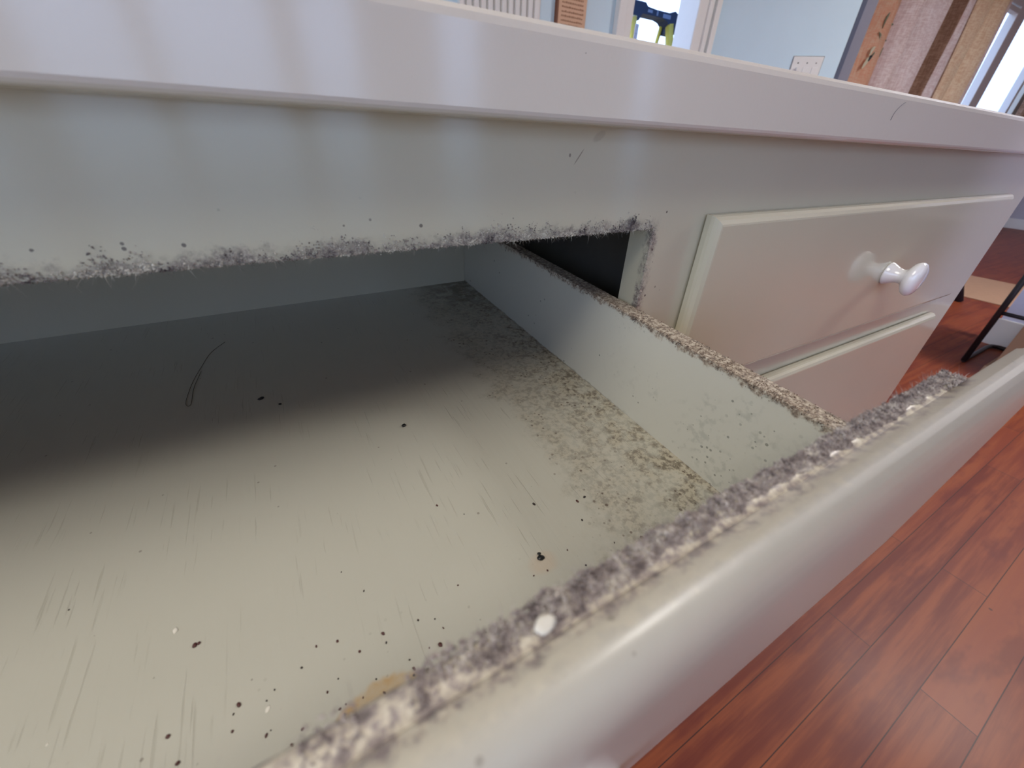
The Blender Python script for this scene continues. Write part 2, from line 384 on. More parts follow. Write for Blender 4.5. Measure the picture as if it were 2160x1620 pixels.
def tag(o, label, cat, group=None, kind=None):
    o['label'] = label; o['category'] = cat
    if group: o['group'] = group
    if kind: o['kind'] = kind
    return o
def struct(o): o['kind'] = 'structure'; return o

# ------------------------------------------------------------------ the room
def wall_x(name, x0, x1, y0, y1, ops, m, ztop=2.6):
    """wall along x, from y0 to y1, with openings"""
    bs = []; cur = x0
    for a, b, z0, z1 in sorted(ops):
        bs.append((cur, a, y0, y1, 0, ztop)); bs.append((a, b, y0, y1, z1, ztop))
        if z0 > 0: bs.append((a, b, y0, y1, 0, z0))
        cur = b
    bs.append((cur, x1, y0, y1, 0, ztop)); return struct(boxes(name, bs, m))
struct(boxes('floor', [(-3.4, 9.6, -3.7, 3.2, -.05, 0)], floor_surface()))
struct(boxes('ceiling', [(-3.4, 9.6, -3.7, 2.35, 2.6, 2.66)], M_CEIL))
wall_x('wall_back', -3.4, 9.6, BACK_Y - .12, BACK_Y, BACK_WIN, M_WALL)
wall_x('wall_front', -3.4, 2.33, FRONT_Y, FRONT_Y + .12, [DOOR], M_BLUE)
wall_x('wall_window', 3.02, 9.6, FAR_Y, FAR_Y + .12, FAR_WIN, M_WALL)
bs = []; cur = BACK_Y
for a, b, z0, z1 in LEFT_WIN:
    bs += [(LEFT_X - .12, LEFT_X, cur, a, 0, 2.6), (LEFT_X - .12, LEFT_X, a, b, z1, 2.6), (LEFT_X - .12, LEFT_X, a, b, 0, z0)]; cur = b
bs.append((LEFT_X - .12, LEFT_X, cur, FRONT_Y + .12, 0, 2.6))
struct(boxes('wall_left', bs, M_WALL))
struct(boxes('wall_far', [(9.45, 9.6, BACK_Y, FAR_Y, 0, 2.6)], plain('lavender_far_wall', (.52, .5, .56), .8)))
struct(boxes('baseboard_far', [(9.43, 9.45, BACK_Y, FAR_Y, 0, .13)], M_TRIM, bevel=.004))
def slab(name, p0, p1, th, z0, z1, m, bevel=0.0):
    p0 = Vector(p0); p1 = Vector(p1); d = (p1 - p0); L = d.length; a = math.atan2(d.y, d.x)
    o = boxes(name, [(0, L, 0, th, z0, z1)], m, bevel=bevel); o.location = (p0.x, p0.y, 0); o.rotation_euler = (0, 0, a); return struct(o)
slab('wall_bay', (2.33, 1.83), (2.87, 1.377), .10, 0, 2.6, M_BLUE)
struct(boxes('trim_5', [(2.885, 2.99, 1.36, 2.31, 0, 2.6)], M_SHADED_TRIM))  # shade on this strip is put into its dark grey colour
slab('wall_right', (3.215, .25), (3.19, -.62), .12, 0, 2.6, plain('lavender_white_wall', (.66, .67, .84), .6))
slab('baseboard_right', (3.201, .256), (3.176, -.62), .014, 0, .14, M_TRIM, .003)
cl = lathe('unseen_lamp', [(.0001, 0), (.78, 0), (.78, .02), (.76, .09), (.0001, .1)], M_TRIM, None, 48); cl.rotation_euler = (-H, 0, 0); cl.location = LAMP
tag(cl, 'oversized unseen round white flush lamp on the ceiling above the open drawer', 'ceiling lamp')
cl = lathe('unseen_lamp', [(.0001, 0), (.58, 0), (.58, .02), (.56, .09), (.0001, .1)], M_TRIM, None, 48); cl.rotation_euler = (-H, 0, 0); cl.location = FILL_LAMP
tag(cl, 'smaller added fill lamp, unseen, on the ceiling past the right end of the island', 'ceiling lamp')
# windows: frame with glazing bars and a pane each
def window_x(idx, a, y, bars=(), depth=.07, w=.035):
    x0, x1, z0, z1 = a
    bs = [(x0, x1, y, y + depth, z0, z0 + w), (x0, x1, y, y + depth, z1 - w, z1), (x0, x0 + w * .6, y, y + depth, z0, z1), (x1 - w * .6, x1, y, y + depth, z0, z1)]
    bs += [(x0, x1, y + .02, y + depth - .02, z - .012, z + .012) for z in bars]
    o = struct(boxes('window_%d' % idx, bs, M_TRIM, bevel=.004))
    boxes('pane', [(x0 + .01, x1 - .01, y + depth * .45, y + depth * .45 + .004, z0 + .01, z1 - .01)], M_GLASS, o)
    return o
k = 1
for a in BACK_WIN: window_x(k, a, BACK_Y - .09, w=.02); k += 1
for (a, b, z0, z1) in LEFT_WIN:
    o = struct(boxes('window_%d' % k, [(LEFT_X-.09, LEFT_X-.02, a, b, z0, z0+.05), (LEFT_X-.09, LEFT_X-.02, a, b, z1-.05, z1), (LEFT_X-.09, LEFT_X-.02, a, a+.05, z0, z1), (LEFT_X-.09, LEFT_X-.02, b-.05, b, z0, z1), (LEFT_X-.07, LEFT_X-.04, (a+b)/2-.02, (a+b)/2+.02, z0, z1)], M_TRIM, bevel=.004))
    boxes('pane', [(LEFT_X-.056, LEFT_X-.052, a+.02, b-.02, z0+.02, z1-.02)], M_GLASS, o); k += 1
# long window with sashes beside the curtains
o = struct(boxes('window_%d' % k, [(4.6, 9.2, 2.18, 2.30, .55, .62), (4.6, 9.2, 2.18, 2.30, 2.31, 2.38),
    (7.50, 7.56, 2.17, 2.25, .62, 2.26), (7.60, 7.80, 2.185, 2.25, .62, 2.31), (7.56, 7.60, 2.20, 2.23, .62, 2.3),
    (4.6, 7.50, 2.17, 2.23, 2.20, 2.24), (4.6, 7.80, 2.185, 2.26, 2.26, 2.32),
    (8.82, 8.90, 2.17, 2.25, .62, 2.31)], plain('white_sash_paint', (.86, .87, .88), .45, var=.02), bevel=.006))
boxes('pane', [(4.62, 9.18, 2.262, 2.266, .6, 2.33)], M_GLASS, o)
# door opening casing (ladder seen through it)
struct(boxes('trim_1', [(1.615, 1.665, 1.795, 1.83, 0, 2.2), (1.665, 1.72, 1.81, 1.95, 0, 2.1)], M_TRIM, bevel=.006))
struct(boxes('trim_2', [(2.165, 2.235, 1.81, 1.95, 0, 2.1), (2.235, 2.27, 1.80, 1.83, 0, 2.2), (2.285, 2.325, 1.795, 1.83, 0, 2.2)], M_TRIM, bevel=.006))
struct(boxes('trim_3', [(1.615, 2.325, 1.80, 1.83, 2.1, 2.2)], M_TRIM, bevel=.006))
# grooved white panelling left of the wall plaque
bs = [(.80, 1.19, 1.822, 1.83, .9, 1.9)]; x = .80
while x < 1.18: bs.append((x, x + .021, 1.805, 1.822, .9, 1.9)); x += .032
struct(boxes('trim_4', bs, M_TRIM, bevel=.002))

# ------------------------------------------------------------------ the island
island = tag(empty('kitchen_island', (0, 0, 0)), 'sage painted kitchen island with lipped drawers under the thick pale countertop', 'kitchen island')
XL, XR, YB, ZT = -.95, .8012, .62, .861
OX0, OX1 = -.410, .140            # opening of the pulled-out drawer
D1, D2, DT, DB, D3T = .1811, .7195, .8218, .6989, .6737
FR = .0164
def face_frame():
    xs = [XL, XL + .05, OX0 - .06, OX0, OX1, D1 + .008, D2 - .008, XR]
    b = [(XL, XR, 0, FR, .8164, ZT)]
    for a, c in ((XL, XL + .05), (OX0 - .06, OX0), (OX1, D1 + .008), (D2 - .008, XR)): b.append((a, c, 0, FR, .09, .8164))
    for a, c, top in ((XL + .05, OX0 - .06, .709), (OX0, OX1, .690), (D1 + .008, D2 - .008, .709)):
        for z0, z1 in ((D3T - .012, top), (.40, .43), (.09, .13)): b.append((a, c, 0, FR, z0, z1))
    return b
boxes('face_frame', face_frame(), frame_mat(), island)
boxes('end_panel', [(XR - .018, XR, FR, YB, 0, ZT)], M_FACE, island)
boxes('end_panel', [(XL, XL + .018, FR, YB, 0, ZT)], M_FACE, island)
boxes('back_panel', [(XL + .018, XR - .018, YB - .012, YB, 0, ZT)], M_FACE, island)
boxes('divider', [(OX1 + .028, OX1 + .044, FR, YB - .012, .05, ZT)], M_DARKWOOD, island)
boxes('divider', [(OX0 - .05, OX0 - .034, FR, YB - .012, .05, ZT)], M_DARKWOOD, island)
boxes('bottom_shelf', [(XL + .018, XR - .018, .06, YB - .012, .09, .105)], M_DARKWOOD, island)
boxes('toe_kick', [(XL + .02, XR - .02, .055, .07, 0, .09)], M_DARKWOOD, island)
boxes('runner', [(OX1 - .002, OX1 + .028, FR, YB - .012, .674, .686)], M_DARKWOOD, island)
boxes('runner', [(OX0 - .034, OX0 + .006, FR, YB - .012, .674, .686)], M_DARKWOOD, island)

ct = extrude_x('countertop', [(-.0190, .8633), (-.0187, .8622), (-.0180, .8614), (-.0168, .861), (.64, .861), (.64, .8881), (-.0145, .8881), (-.0172, .8876), (-.0186, .8862), (-.0190, .8842)], XL - .02, .8165, M_TOP, None, smooth=False)
tag(ct, 'thick pale painted countertop slab lying on top of the sage island', 'countertop')

def front_shape(name, x0, x1, z0, z1, m, parent):
    """lipped drawer front: slab with a rounded-over rim, plus the thick part that fits the hole"""
    bm = bmesh.new()
    def ring(y, inset):
        return [bm.verts.new(v) for v in ((x0 + inset, y, z0 + inset), (x1 - inset, y, z0 + inset), (x1 - inset, y, z1 - inset), (x0 + inset, y, z1 - inset))]
    prof = [(-.0012, 0.0), (-.0045, 0.0), (-.0065, .0006), (-.0085, .0022), (-.0098, .0045), (-.0100, .0056), (-.0100, .03)]
    rings = [ring(y, i) for y, i in prof]
    for a, c in zip(rings, rings[1:]):
        for i in range(4):
            bm.faces.new((a[i], a[(i+1) % 4], c[(i+1) % 4], c[i]))
    bm.faces.new(rings[-1]); bm.faces.new(rings[0][::-1])
    bmesh.ops.recalc_face_normals(bm, faces=bm.faces)
    me = bpy.data.meshes.new(name); bm.to_mesh(me); bm.free(); o = link(name, me, m, parent)
    return o
KNOB = [(.0001, 0), (.0098, 0), (.0104, .0008), (.0104, .0018), (.0094, .004), (.0075, .0075), (.0064, .0105), (.0066, .013), (.0085, .0152), (.0115, .0166), (.0142, .0186), (.0154, .0210), (.0154, .0225), (.0142, .0246), (.0112, .0262), (.0065, .0270), (.0001, .0273)]
def knob(parent, x, y, z):
    o = lathe('knob', KNOB, M_CERAMIC, parent); o.location = (x, y, z); o['label'] = 'white ceramic knob'; return o
dr = front_shape('drawer', D1, D2, DB, DT, M_FACE, island); dr['label'] = 'closed top drawer with white knob'
knob(dr, .462, -.0100, .7588)
dr3 = front_shape('drawer', D1, D2, .415, D3T, M_FACE, island); dr3['label'] = 'closed drawer below the top one'
dr4 = front_shape('drawer', OX0 - .012, OX1 + .012, .415, D3T, M_FACE, island); dr4['label'] = 'closed drawer under the open one'
dr5 = front_shape('drawer', D1, D2, .115, .405, M_FACE, island); dr5['label'] = 'lowest drawer at the right'
dr6 = front_shape('drawer', OX0 - .012, OX1 + .012, .115, .405, M_FACE, island); dr6['label'] = 'lowest drawer under the open one'
dr7 = front_shape('door', XL + .04, OX0 - .05, .115, DT, M_FACE, island)
# ---- open drawer, tilted slightly as it hangs out; everything below in drawer coordinates
DW, TH, HF, YF, YBK = .545, .0105, .0627, -.1312, .2353
M_SIDE = drawer_side_mat(); M_BOT = drawer_bottom_mat(); M_FRONT = front_panel_mat()
q1, q2, q3 = .0448, -.0075, -.0008

arc = [(-.1432 + .0062 * math.cos(math.radians(a)), .0222 + .0066 * math.sin(math.radians(a))) for a in range(0, 181, 10)]
front = extrude_x('drawer', [(-.1364, -.093), (-.1364, .0266), (-.1372, .0270), (-.1384, .0278), (-.1400, .0286), (-.1420, .0288), (-.1438, .0281), (-.1455, .0267), (-.1470, .0248), (-.1482, .0222), (-.1490, .0190), (-.1494, .0150), (-.1494, -.085), (-.1480, -.0915), (-.1440, -.093)],
    -DW - .006, .066, M_FRONT, island, nx=1)
# the thick part behind the lip that fits the hole; its top is the mouldy ledge
ledge = extrude_x('inner_ledge', [(YF, -.085), (YF, .0258), (YF - .0008, .0267), (-.1364, .0267), (-.1364, -.085)], -DW + .004, .0035, M_FRONT, front, nx=70, wob=.0001, seed=3)
front.location = (.1374, 0, .7717); front.rotation_euler = (q1, q2, q3)
front['label'] = 'open drawer pulled out, mould along its top edge'
boxes('side_panel', [(-TH, 0, YF, YBK + .012, -HF - .010, 0)], M_SIDE, front, bevel=.0008)
boxes('side_panel', [(-DW, -DW + TH, YF, YBK + .012, -HF - .010, 0)], M_SIDE, front, bevel=.0008)
boxes('back_panel', [(-DW + TH, -TH, YBK, YBK + .012, -HF - .010, 0)], M_DRAWER, front, bevel=.0008)
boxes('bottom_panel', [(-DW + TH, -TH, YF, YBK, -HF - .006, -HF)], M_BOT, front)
for kx in (-.143, -.402): knob(front, kx, -.1494, -.047)
DM = front.matrix_basis.copy()

# ------------------------------------------------------------------ mould: clumps and threads
ICO_V = None
def ico():
    bm = bmesh.new(); bmesh.ops.create_icosphere(bm, subdivisions=1, radius=1)
    v = np.array([x.co[:] for x in bm.verts]); f = np.array([[a.index for a in x.verts] for x in bm.faces]); bm.free(); return v, f
IV, IF = ico()
def growth(name, centres, sizes, m, rng, threads=0, tlen=.0012, trad=.00007, squash=.8, dirn=None):
    n = len(centres); V = []; F = []; off = 0
    for c, s in zip(centres, sizes):
        v = IV * (1 + rng.uniform(-.45, .45, (len(IV), 1))) * s * np.array([1, 1, squash]) * rng.uniform(.6, 1.4, 3)
        V.append(v + c); F.append(IF + off); off += len(IV)
    for i in range(threads):
        c = centres[rng.integers(n)] ; d = rng.normal(size=3)
        if dirn is not None: d = d * .7 + np.array(dirn) * 1.1
        d /= np.linalg.norm(d); bend = rng.normal(size=3) * .5; L = tlen * rng.uniform(.4, 1.5)
        a = np.cross(d, [.3, .5, .8]); a /= np.linalg.norm(a); b = np.cross(d, a)
        pts = [c + d * L * t + bend * L * t * t for t in (0, .33, .66, 1)]; r = trad * rng.uniform(.6, 1.4)
        vv = []
        for j, p in enumerate(pts):
            for k_ in range(3):
                an = 2.094 * k_; vv.append(p + (a * math.cos(an) + b * math.sin(an)) * r * (1 - j * .22))
        V.append(np.array(vv)); ff = []
        for j in range(3):
            for k_ in range(3):
                p0 = off + j*3 + k_; p1 = off + j*3 + (k_+1) % 3
                ff.append([p0, p1, p1 + 3]); ff.append([p0, p1 + 3, p0 + 3])
        F.append(np.array(ff)); off += 12
    V = np.concatenate(V); F = np.concatenate(F)
    me = bpy.data.meshes.new(name); me.from_pydata(V.tolist(), [], F.tolist()); me.update()
    return link(name, me, m)
rng = np.random.default_rng(7)
def clusters(n, rng, f):
    return np.array([f(rng) for _ in range(n)])
# 1 thick band on the open drawer's front edge
C, S = [], []
def wave(x, k_, p): return .5 + .5 * math.sin(x * k_ + 2.2 * math.sin(x * k_ * .41 + p) + p)
while len(C) < 10500:
    x = rng.uniform(-.235, .0115)
    near_ = min(1, max(0, (-.150 - x) / .03))          # towards the left the growth thins out to smears
    if rng.random() < near_ * .78: continue
    lump = wave(x, 520, .3) * .6 + wave(x, 1270, 1.1) * .4
    reach = .0040 + .0012 * wave(x, 310, 2.0)            # how far it spreads towards the lip
    if near_ > .6 and wave(x, 260, .5) < .45: continue
    t = rng.random()
    y = YF + .0004 + lump * .0008 - t * reach
    hgt = (.0003 + .0013 * lump * math.sin(math.pi * min(1, t + .25))) * (1 - .6 * near_)
    C.append((x, y, .0268 + rng.random() * hgt)); S.append(rng.uniform(.00012, .00034))
# tuft hanging at the far end of the band
for i in range(520):
    x = rng.normal(.0065, .0035); C.append((min(x, .0125), -.1366 + abs(rng.normal(0, .0018)), .0266 + rng.uniform(-.001, .0014))); S.append(rng.uniform(.00015, .00036))
for i in range(900):   # skirt that hangs over the inner edge
    x = rng.uniform(-.155, .0); C.append((x, YF + rng.uniform(0, .0006), .0262 - rng.random() * .0018 * wave(x, 600, 0))); S.append(rng.uniform(.00014, .0003))
o = growth('mould_growth', np.array(C), S, M_MOULD, rng, threads=3200, tlen=.0013, trad=.00006, dirn=(0, .3, .8))
o.matrix_basis = DM
tag(o, 'fluffy grey mauve mould band along the top edge of the open drawer front', 'mould', kind='stuff')
# 2 rim of the hole: underside edge of the top rail and the right jamb
C, S = [], []
while len(C) < 8000:
    x = rng.uniform(-.24, .139)
    d_ = wave(x, 150, .2) * .5 + wave(x, 420, 1.7) * .5
    if rng.random() > .15 + .85 * d_: continue
    C.append((x, rng.uniform(-.0003, .0003), .8160 + abs(rng.normal(0, .0019)) * (.4 + 1.5 * d_))); S.append(rng.uniform(.00012, .0004))
for i in range(1100):
    x = rng.uniform(-.24, .139); C.append((x, rng.uniform(-.0002, .004), .8164 - rng.random() * .0006 * (1 + wave(x, 300, 0)))); S.append(rng.uniform(.00012, .00028))
for i in range(420):
    z = rng.uniform(.768, .817)
    if rng.random() > .25 + .75 * wave(z, 500, .4): continue
    C.append((.1404 + rng.normal(0, .0008), rng.uniform(-.0003, .0003), z)); S.append(rng.uniform(.00012, .00034))
for i in range(170):
    C.append((.1195 + (i % 17) * .00035, rng.uniform(-.0006, 0), .8168 + (i % 17) * .00022 + abs(rng.normal(0, .0014)))); S.append(rng.uniform(.00015, .00035))
o = growth('mould_growth', np.array(C), S, M_MOULD_DARK, rng, threads=2400, tlen=.0019, trad=.00005, dirn=(0, -.2, -.7))
tag(o, 'dark fuzzy mould fringe round the hole in the island above the open drawer', 'mould', kind='stuff')
# 3 crust on the right side panel's top edge
C, S = [], []
while len(C) < 2600:
    y = rng.uniform(YF + .001, .14)
    d_ = .55 + .45 * math.sin(y * 240 + 2 * math.sin(y * 90))
    if y > .0 and rng.random() > .5: continue
    if rng.random() > .3 + .7 * d_: continue
    x = -rng.random() * TH
    if rng.random() < .45: x = -TH + rng.normal(0, .0006)
    C.append((x, y, rng.uniform(-.0001, .0002) - (abs(rng.normal(0, .0011)) if x < -TH + .0004 else 0))); S.append(rng.uniform(.00012, .0003))
o = growth('mould_growth', np.array(C), S, M_MOULD_TAN, rng, threads=260, tlen=.0008, trad=.00004)
o.matrix_basis = DM
tag(o, 'tan and brown mould crust on top of the open drawer side panel', 'mould', kind='stuff')

# ------------------------------------------------------------------ bits lying in the drawer
CRUMBS = [(-0.2121,0.0879,2.54,'k'),(-0.2021,0.0773,1.4,'k'),(-0.1402,0.025,2.2,'k'),(-0.1128,-0.083,2.24,'k'),(-0.1124,-0.0809,1.23,'k'),(-0.2419,-0.0469,1.6,'w'),(-0.2357,-0.0554,1.09,'r'),(-0.2345,-0.0553,1.1,'r'),(-0.215,-0.0862,1.43,'w'),(-0.2695,-0.066,0.65,'w'),(-0.2753,-0.0215,0.49,'b'),(-0.1425,-0.0376,0.89,'r'),(-0.133,-0.0478,0.44,'b'),(-0.1007,-0.0577,1.16,'b'),(-0.0806,-0.066,1.18,'r'),(-0.0758,-0.0655,1.2,'b'),(-0.0852,-0.0758,0.9,'b'),(-0.1787,-0.0813,0.84,'r'),(-0.1784,-0.0847,0.66,'b'),(-0.1932,-0.0764,0.65,'r'),(-0.1871,-0.0832,0.64,'r'),(-0.1998,-0.0747,0.64,'r'),(-0.2048,-0.0792,0.62,'b'),(-0.162,-0.0941,1.0,'r'),(-0.1685,-0.0996,0.95,'r'),(-0.1723,-0.0968,0.79,'r'),(-0.1729,-0.0986,0.62,'b'),(-0.1728,-0.0936,0.48,'b'),(-0.1663,-0.0828,0.86,'b'),(-0.1607,-0.0852,0.52,'b'),(-0.1948,-0.088,0.46,'b'),(-0.184,-0.0939,0.61,'b'),(-0.1984,-0.0902,0.74,'r'),(-0.2129,-0.0817,0.44,'b'),(-0.2152,-0.0837,0.43,'b'),(-0.2226,-0.0809,1.0,'r'),(-0.1826,-0.0988,0.6,'r'),(-0.1957,-0.0965,0.73,'r'),(-0.1939,-0.0961,0.44,'r'),(-0.1947,-0.0988,0.86,'r'),(-0.1906,-0.1001,0.58,'r'),(-0.2062,-0.0963,0.84,'r'),(-0.2144,-0.0922,0.41,'b'),(-0.2156,-0.0929,0.82,'r'),(-0.2093,-0.0987,0.68,'r'),(-0.1888,-0.0969,0.45,'r'),(-0.2403,-0.0798,0.94,'r'),(-0.2242,-0.0872,0.69,'r'),(-0.2372,-0.088,1.03,'r'),(-0.224,-0.0827,0.56,'b'),(-0.0975,-0.0944,0.81,'b'),(-0.1004,-0.0851,0.63,'r'),(-0.1195,-0.0881,0.59,'r'),(-0.1132,-0.0888,0.59,'r'),(-0.1484,-0.0775,0.56,'r'),(-0.1814,-0.0628,0.54,'b'),(-0.1877,-0.051,0.37,'b'),(-0.0794,-0.0918,0.65,'b'),(-0.0473,-0.1005,0.91,'b'),(-0.1591,-0.0895,0.51,'r'),(-0.1657,-0.0933,0.49,'r')]
M_CRUMB = {'k': plain('black_seed', (.012, .013, .014), .35), 'b': plain('black_crumb', (.03, .022, .02), .7), 'r': plain('dark_red_crumb', (.075, .02, .018), .5), 'w': plain('white_chip', (.75, .73, .66), .6)}
def chip(name, sx, sy, sz, m, seed):
    r = random.Random(seed); bm = bmesh.new(); bmesh.ops.create_icosphere(bm, subdivisions=2, radius=1)
    for v in bm.verts:
        k_ = 1 + r.uniform(-.16, .16); v.co = Vector((v.co.x * sx * k_, v.co.y * sy * k_, max(v.co.z, -.6) * sz * k_))
    me = bpy.data.meshes.new(name); bm.to_mesh(me); bm.free()
    for p in me.polygons: p.use_smooth = True
    return link(name, me, m)
LK = ['oval black seed lying in the shadowed middle of the drawer bottom', 'small black seed just right of the oval seed on the drawer bottom', 'round black pellet in the middle of the drawer bottom', 'largest black lump with rusty halo near the right mould patch', 'small black grain stuck behind the largest black lump']
LW = ['pale dried paint blister on the drawer bottom left of the crumbs', 'bright white chip among the crumbs near the drawer front', 'tiny white fleck on the drawer bottom in the lower left corner']
ik = iw = 0
for i, (x, y, s, t) in enumerate(CRUMBS):
    s *= .0014 if t == 'k' else .00115; r = random.Random(i)
    if t == 'k': dims = (s * .5, s * (.3 if ik == 0 else .4), s * .25)
    elif t == 'w': dims = (s * .42, s * .62, s * (.08 if iw else .16))
    else: dims = (s * r.uniform(.35, .6), s * r.uniform(.4, .8), s * .3)
    o = chip({'k': 'seed', 'w': 'white_chip'}.get(t, 'crumb'), *dims, M_CRUMB[t], i)
    o.matrix_basis = DM @ Matrix.Translation((x, y, -HF + dims[2] * .55)) @ Matrix.Rotation(r.uniform(-.6, .6), 4, 'Z')
    if t == 'k': tag(o, LK[ik], 'seed'); ik += 1
    elif t == 'w': tag(o, LW[iw], 'chip'); iw += 1
    elif t == 'r': tag(o, 'small dark red crumb scattered on the drawer bottom towards its front', 'crumb', 'dark red crumbs on the drawer bottom')
    else: tag(o, 'tiny black speck scattered on the drawer bottom towards its front', 'crumb', 'black specks on the drawer bottom')
fl = chip('paint_flake', .0020, .0013, .00016, plain('cream_flake', (.70, .68, .60), .4), 77)
fl.matrix_basis = DM @ Matrix.Translation((-.1556, -.1352, .0293)) @ Matrix.Rotation(.15, 4, 'Z') @ Matrix.Rotation(.3, 4, 'X')
tag(fl, 'cream paint flake resting in the mould on the drawer front edge', 'paint flake')
def smooth_path(P, n=6):
    out = []
    for i in range(len(P) - 1):
        p0, p1, p2, p3 = (Vector(P[max(i-1, 0)]), Vector(P[i]), Vector(P[i+1]), Vector(P[min(i+2, len(P)-1)]))
        for j in range(n):
            t = j / n; out.append(.5 * ((2*p1) + (p2-p0)*t + (2*p0-5*p1+4*p2-p3)*t*t + (3*p1-p0-3*p2+p3)*t**3))
    out.append(Vector(P[-1])); return out
HP = [(-.2337, .1778), (-.242, .1635), (-.2465, .1442), (-.2498, .1266), (-.2514, .1101), (-.2516, .1011), (-.2501, .0974), (-.2487, .0998), (-.2489, .1117), (-.2484, .1218), (-.2462, .138)]
o = tube('hair', smooth_path([(x, y, -HF + .0002) for x, y in HP]), .00013, plain('brown_hair', (.07, .055, .035), .5), seg=6)
o.matrix_basis = DM; tag(o, 'fine dark hair curled in a loop on the shaded drawer bottom', 'hair')
o = tube('hair', smooth_path([(.3155, -.0192, .8830), (.3115, -.0192, .8812), (.3075, -.0192, .8775), (.3065, -.0192, .8735)]), .00018, plain('grey_hair', (.2, .19, .2), .5), seg=6)
tag(o, 'short curved hair stuck to the countertop front edge', 'hair')

# ------------------------------------------------------------------ background things
# wall plaque
pq = tag(empty('wall_plaque', (1.355, 1.83, 1.25)), 'tan wooden plaque with lines of lettering on the pale blue wall', 'plaque')
boxes('board', [(-.078, .078, -.02, -.001, 0, .36)], plain('tan_plaque_face', (.72, .46, .30), .6), pq, bevel=.002)
boxes('edge_strip', [(-.085, -.078, -.022, -.001, 0, .36)], plain('dark_plaque_edge', (.22, .08, .04), .6), pq)
bs = []; r = random.Random(5)
for row in range(20):
    z = .035 + row * .015; x = -.06 if row < 9 else -.005
    while x < .058:
        w = r.uniform(.004, .012); bs.append((x, min(x + w, .062), -.0212, -.0195, z, z + r.uniform(.004, .0065))); x += w + .003
for j in range(14):
    a = r.uniform(0, 6.28); bs.append((-.045 + .012 * math.cos(a), -.041 + .012 * math.cos(a), -.0212, -.0195, .2 + .02 * math.sin(a), .206 + .02 * math.sin(a)))
boxes('lettering', bs, plain('brown_lettering', (.42, .22, .13), .7), pq)
# switch plate on the angled wall
ang = math.atan2(-.643, .766)
sp = tag(empty('switch_plate', (2.745, 1.482, 1.24)), 'white triple wall plate with screws on the angled blue wall', 'wall plate')
sp.rotation_euler = (0, 0, ang)
boxes('plate', [(-.076, .076, -.006, 0, -.058, .058)], M_TRIM, sp, bevel=.0025)
boxes('plate_rim', [(-.079, .079, -.002, 0, -.061, .061)], plain('grey_plate_rim', (.3, .3, .3), .6), sp)
M_SCR = plain('dark_screw', (.12, .12, .12), .4)
for cx in (-.046, 0, .046):
    for dz in (.030, -.030):
        s_ = lathe('screw', [(.0001, 0), (.0035, 0), (.003, .0012), (.0001, .0014)], M_SCR, sp, seg=12); s_.location = (cx, -.006, dz)
    if cx < 0: boxes('switch_lever', [(cx - .004, cx + .004, -.018, -.006, -.002, .010)], M_TRIM, sp, bevel=.001)
    else: boxes('socket', [(cx - .014, cx + .014, -.008, -.006, -.024, .012)], M_TRIM, sp, bevel=.0015)
# step ladder beyond the door opening
M_YEL = plain('yellow_fibreglass', (.78, .62, .10), .4, var=.1)
M_CAP = plain('blue_black_plastic', (.035, .05, .10), .5)
ld = tag(empty('step_ladder', (2.43, 2.45, 0)), 'yellow step ladder with a dark blue top cap behind the door opening', 'ladder')
def prism(name, outline, y0, y1, m, parent, bevel=.004):
    bm = bmesh.new(); a = [bm.verts.new((x, y0, z)) for x, z in outline]; c = [bm.verts.new((x, y1, z)) for x, z in outline]; k_ = len(outline)
    bm.faces.new(a); bm.faces.new(c[::-1])
    for i in range(k_): bm.faces.new((a[i], c[i], c[(i+1) % k_], a[(i+1) % k_]))
    bmesh.ops.recalc_face_normals(bm, faces=bm.faces)
    if bevel: bmesh.ops.bevel(bm, geom=list(bm.edges), offset=bevel, segments=1, affect='EDGES')
    me = bpy.data.meshes.new(name); bm.to_mesh(me); bm.free(); return link(name, me, m, parent)
prism('top_cap', [(-.215, 1.555), (-.195, 1.53), (-.125, 1.53), (-.10, 1.567), (.08, 1.567), (.125, 1.558), (.165, 1.53), (.17, 1.50), (.225, 1.50), (.23, 1.60), (.19, 1.615), (.14, 1.60), (.02, 1.600), (-.06, 1.605), (-.085, 1.622), (-.205, 1.622)], -.045, .045, M_CAP, ld, .002)
M_REC = plain('pale_recess', (.25, .3, .45), .5)
for q in ((.02, .032, -.048, -.044, 1.572, 1.595), (-.06, -.02, -.048, -.044, 1.578, 1.592), (.08, .15, -.048, -.044, 1.568, 1.588)): boxes('cap_recess', [q], M_REC, ld)
for s_ in (-1, 1):
    tube('front_rail', [(s_ * .17 - .0, -.03, 1.545), (s_ * .235, -.40, 0)], .027, M_YEL, ld, seg=4)
    tube('rear_rail', [(s_ * .155, .03, 1.545), (s_ * .215, .42, 0)], .014, M_YEL, ld, seg=4)
for i in range(4):
    z = .3 + i * .3; f = 1 - z / 1.52
    boxes('step', [(-.165 - .07 * f, .165 + .07 * f, -.05 - .35 * f - .035, -.05 - .35 * f + .045, z - .012, z + .012)], plain('grey_step', (.45, .45, .46), .5), ld, bevel=.002)
boxes('rail_label', [(-.188, -.160, -.092, -.088, 1.42, 1.50)], plain('label_white', (.7, .6, .65), .6, var=.5, scale=120), ld)
boxes('rivet', [(-.185, -.172, -.050, -.044, 1.535, 1.548), (-.163, -.150, -.050, -.044, 1.535, 1.548)], plain('bright_rivet', (.85, .85, .85), .3, .6), ld)
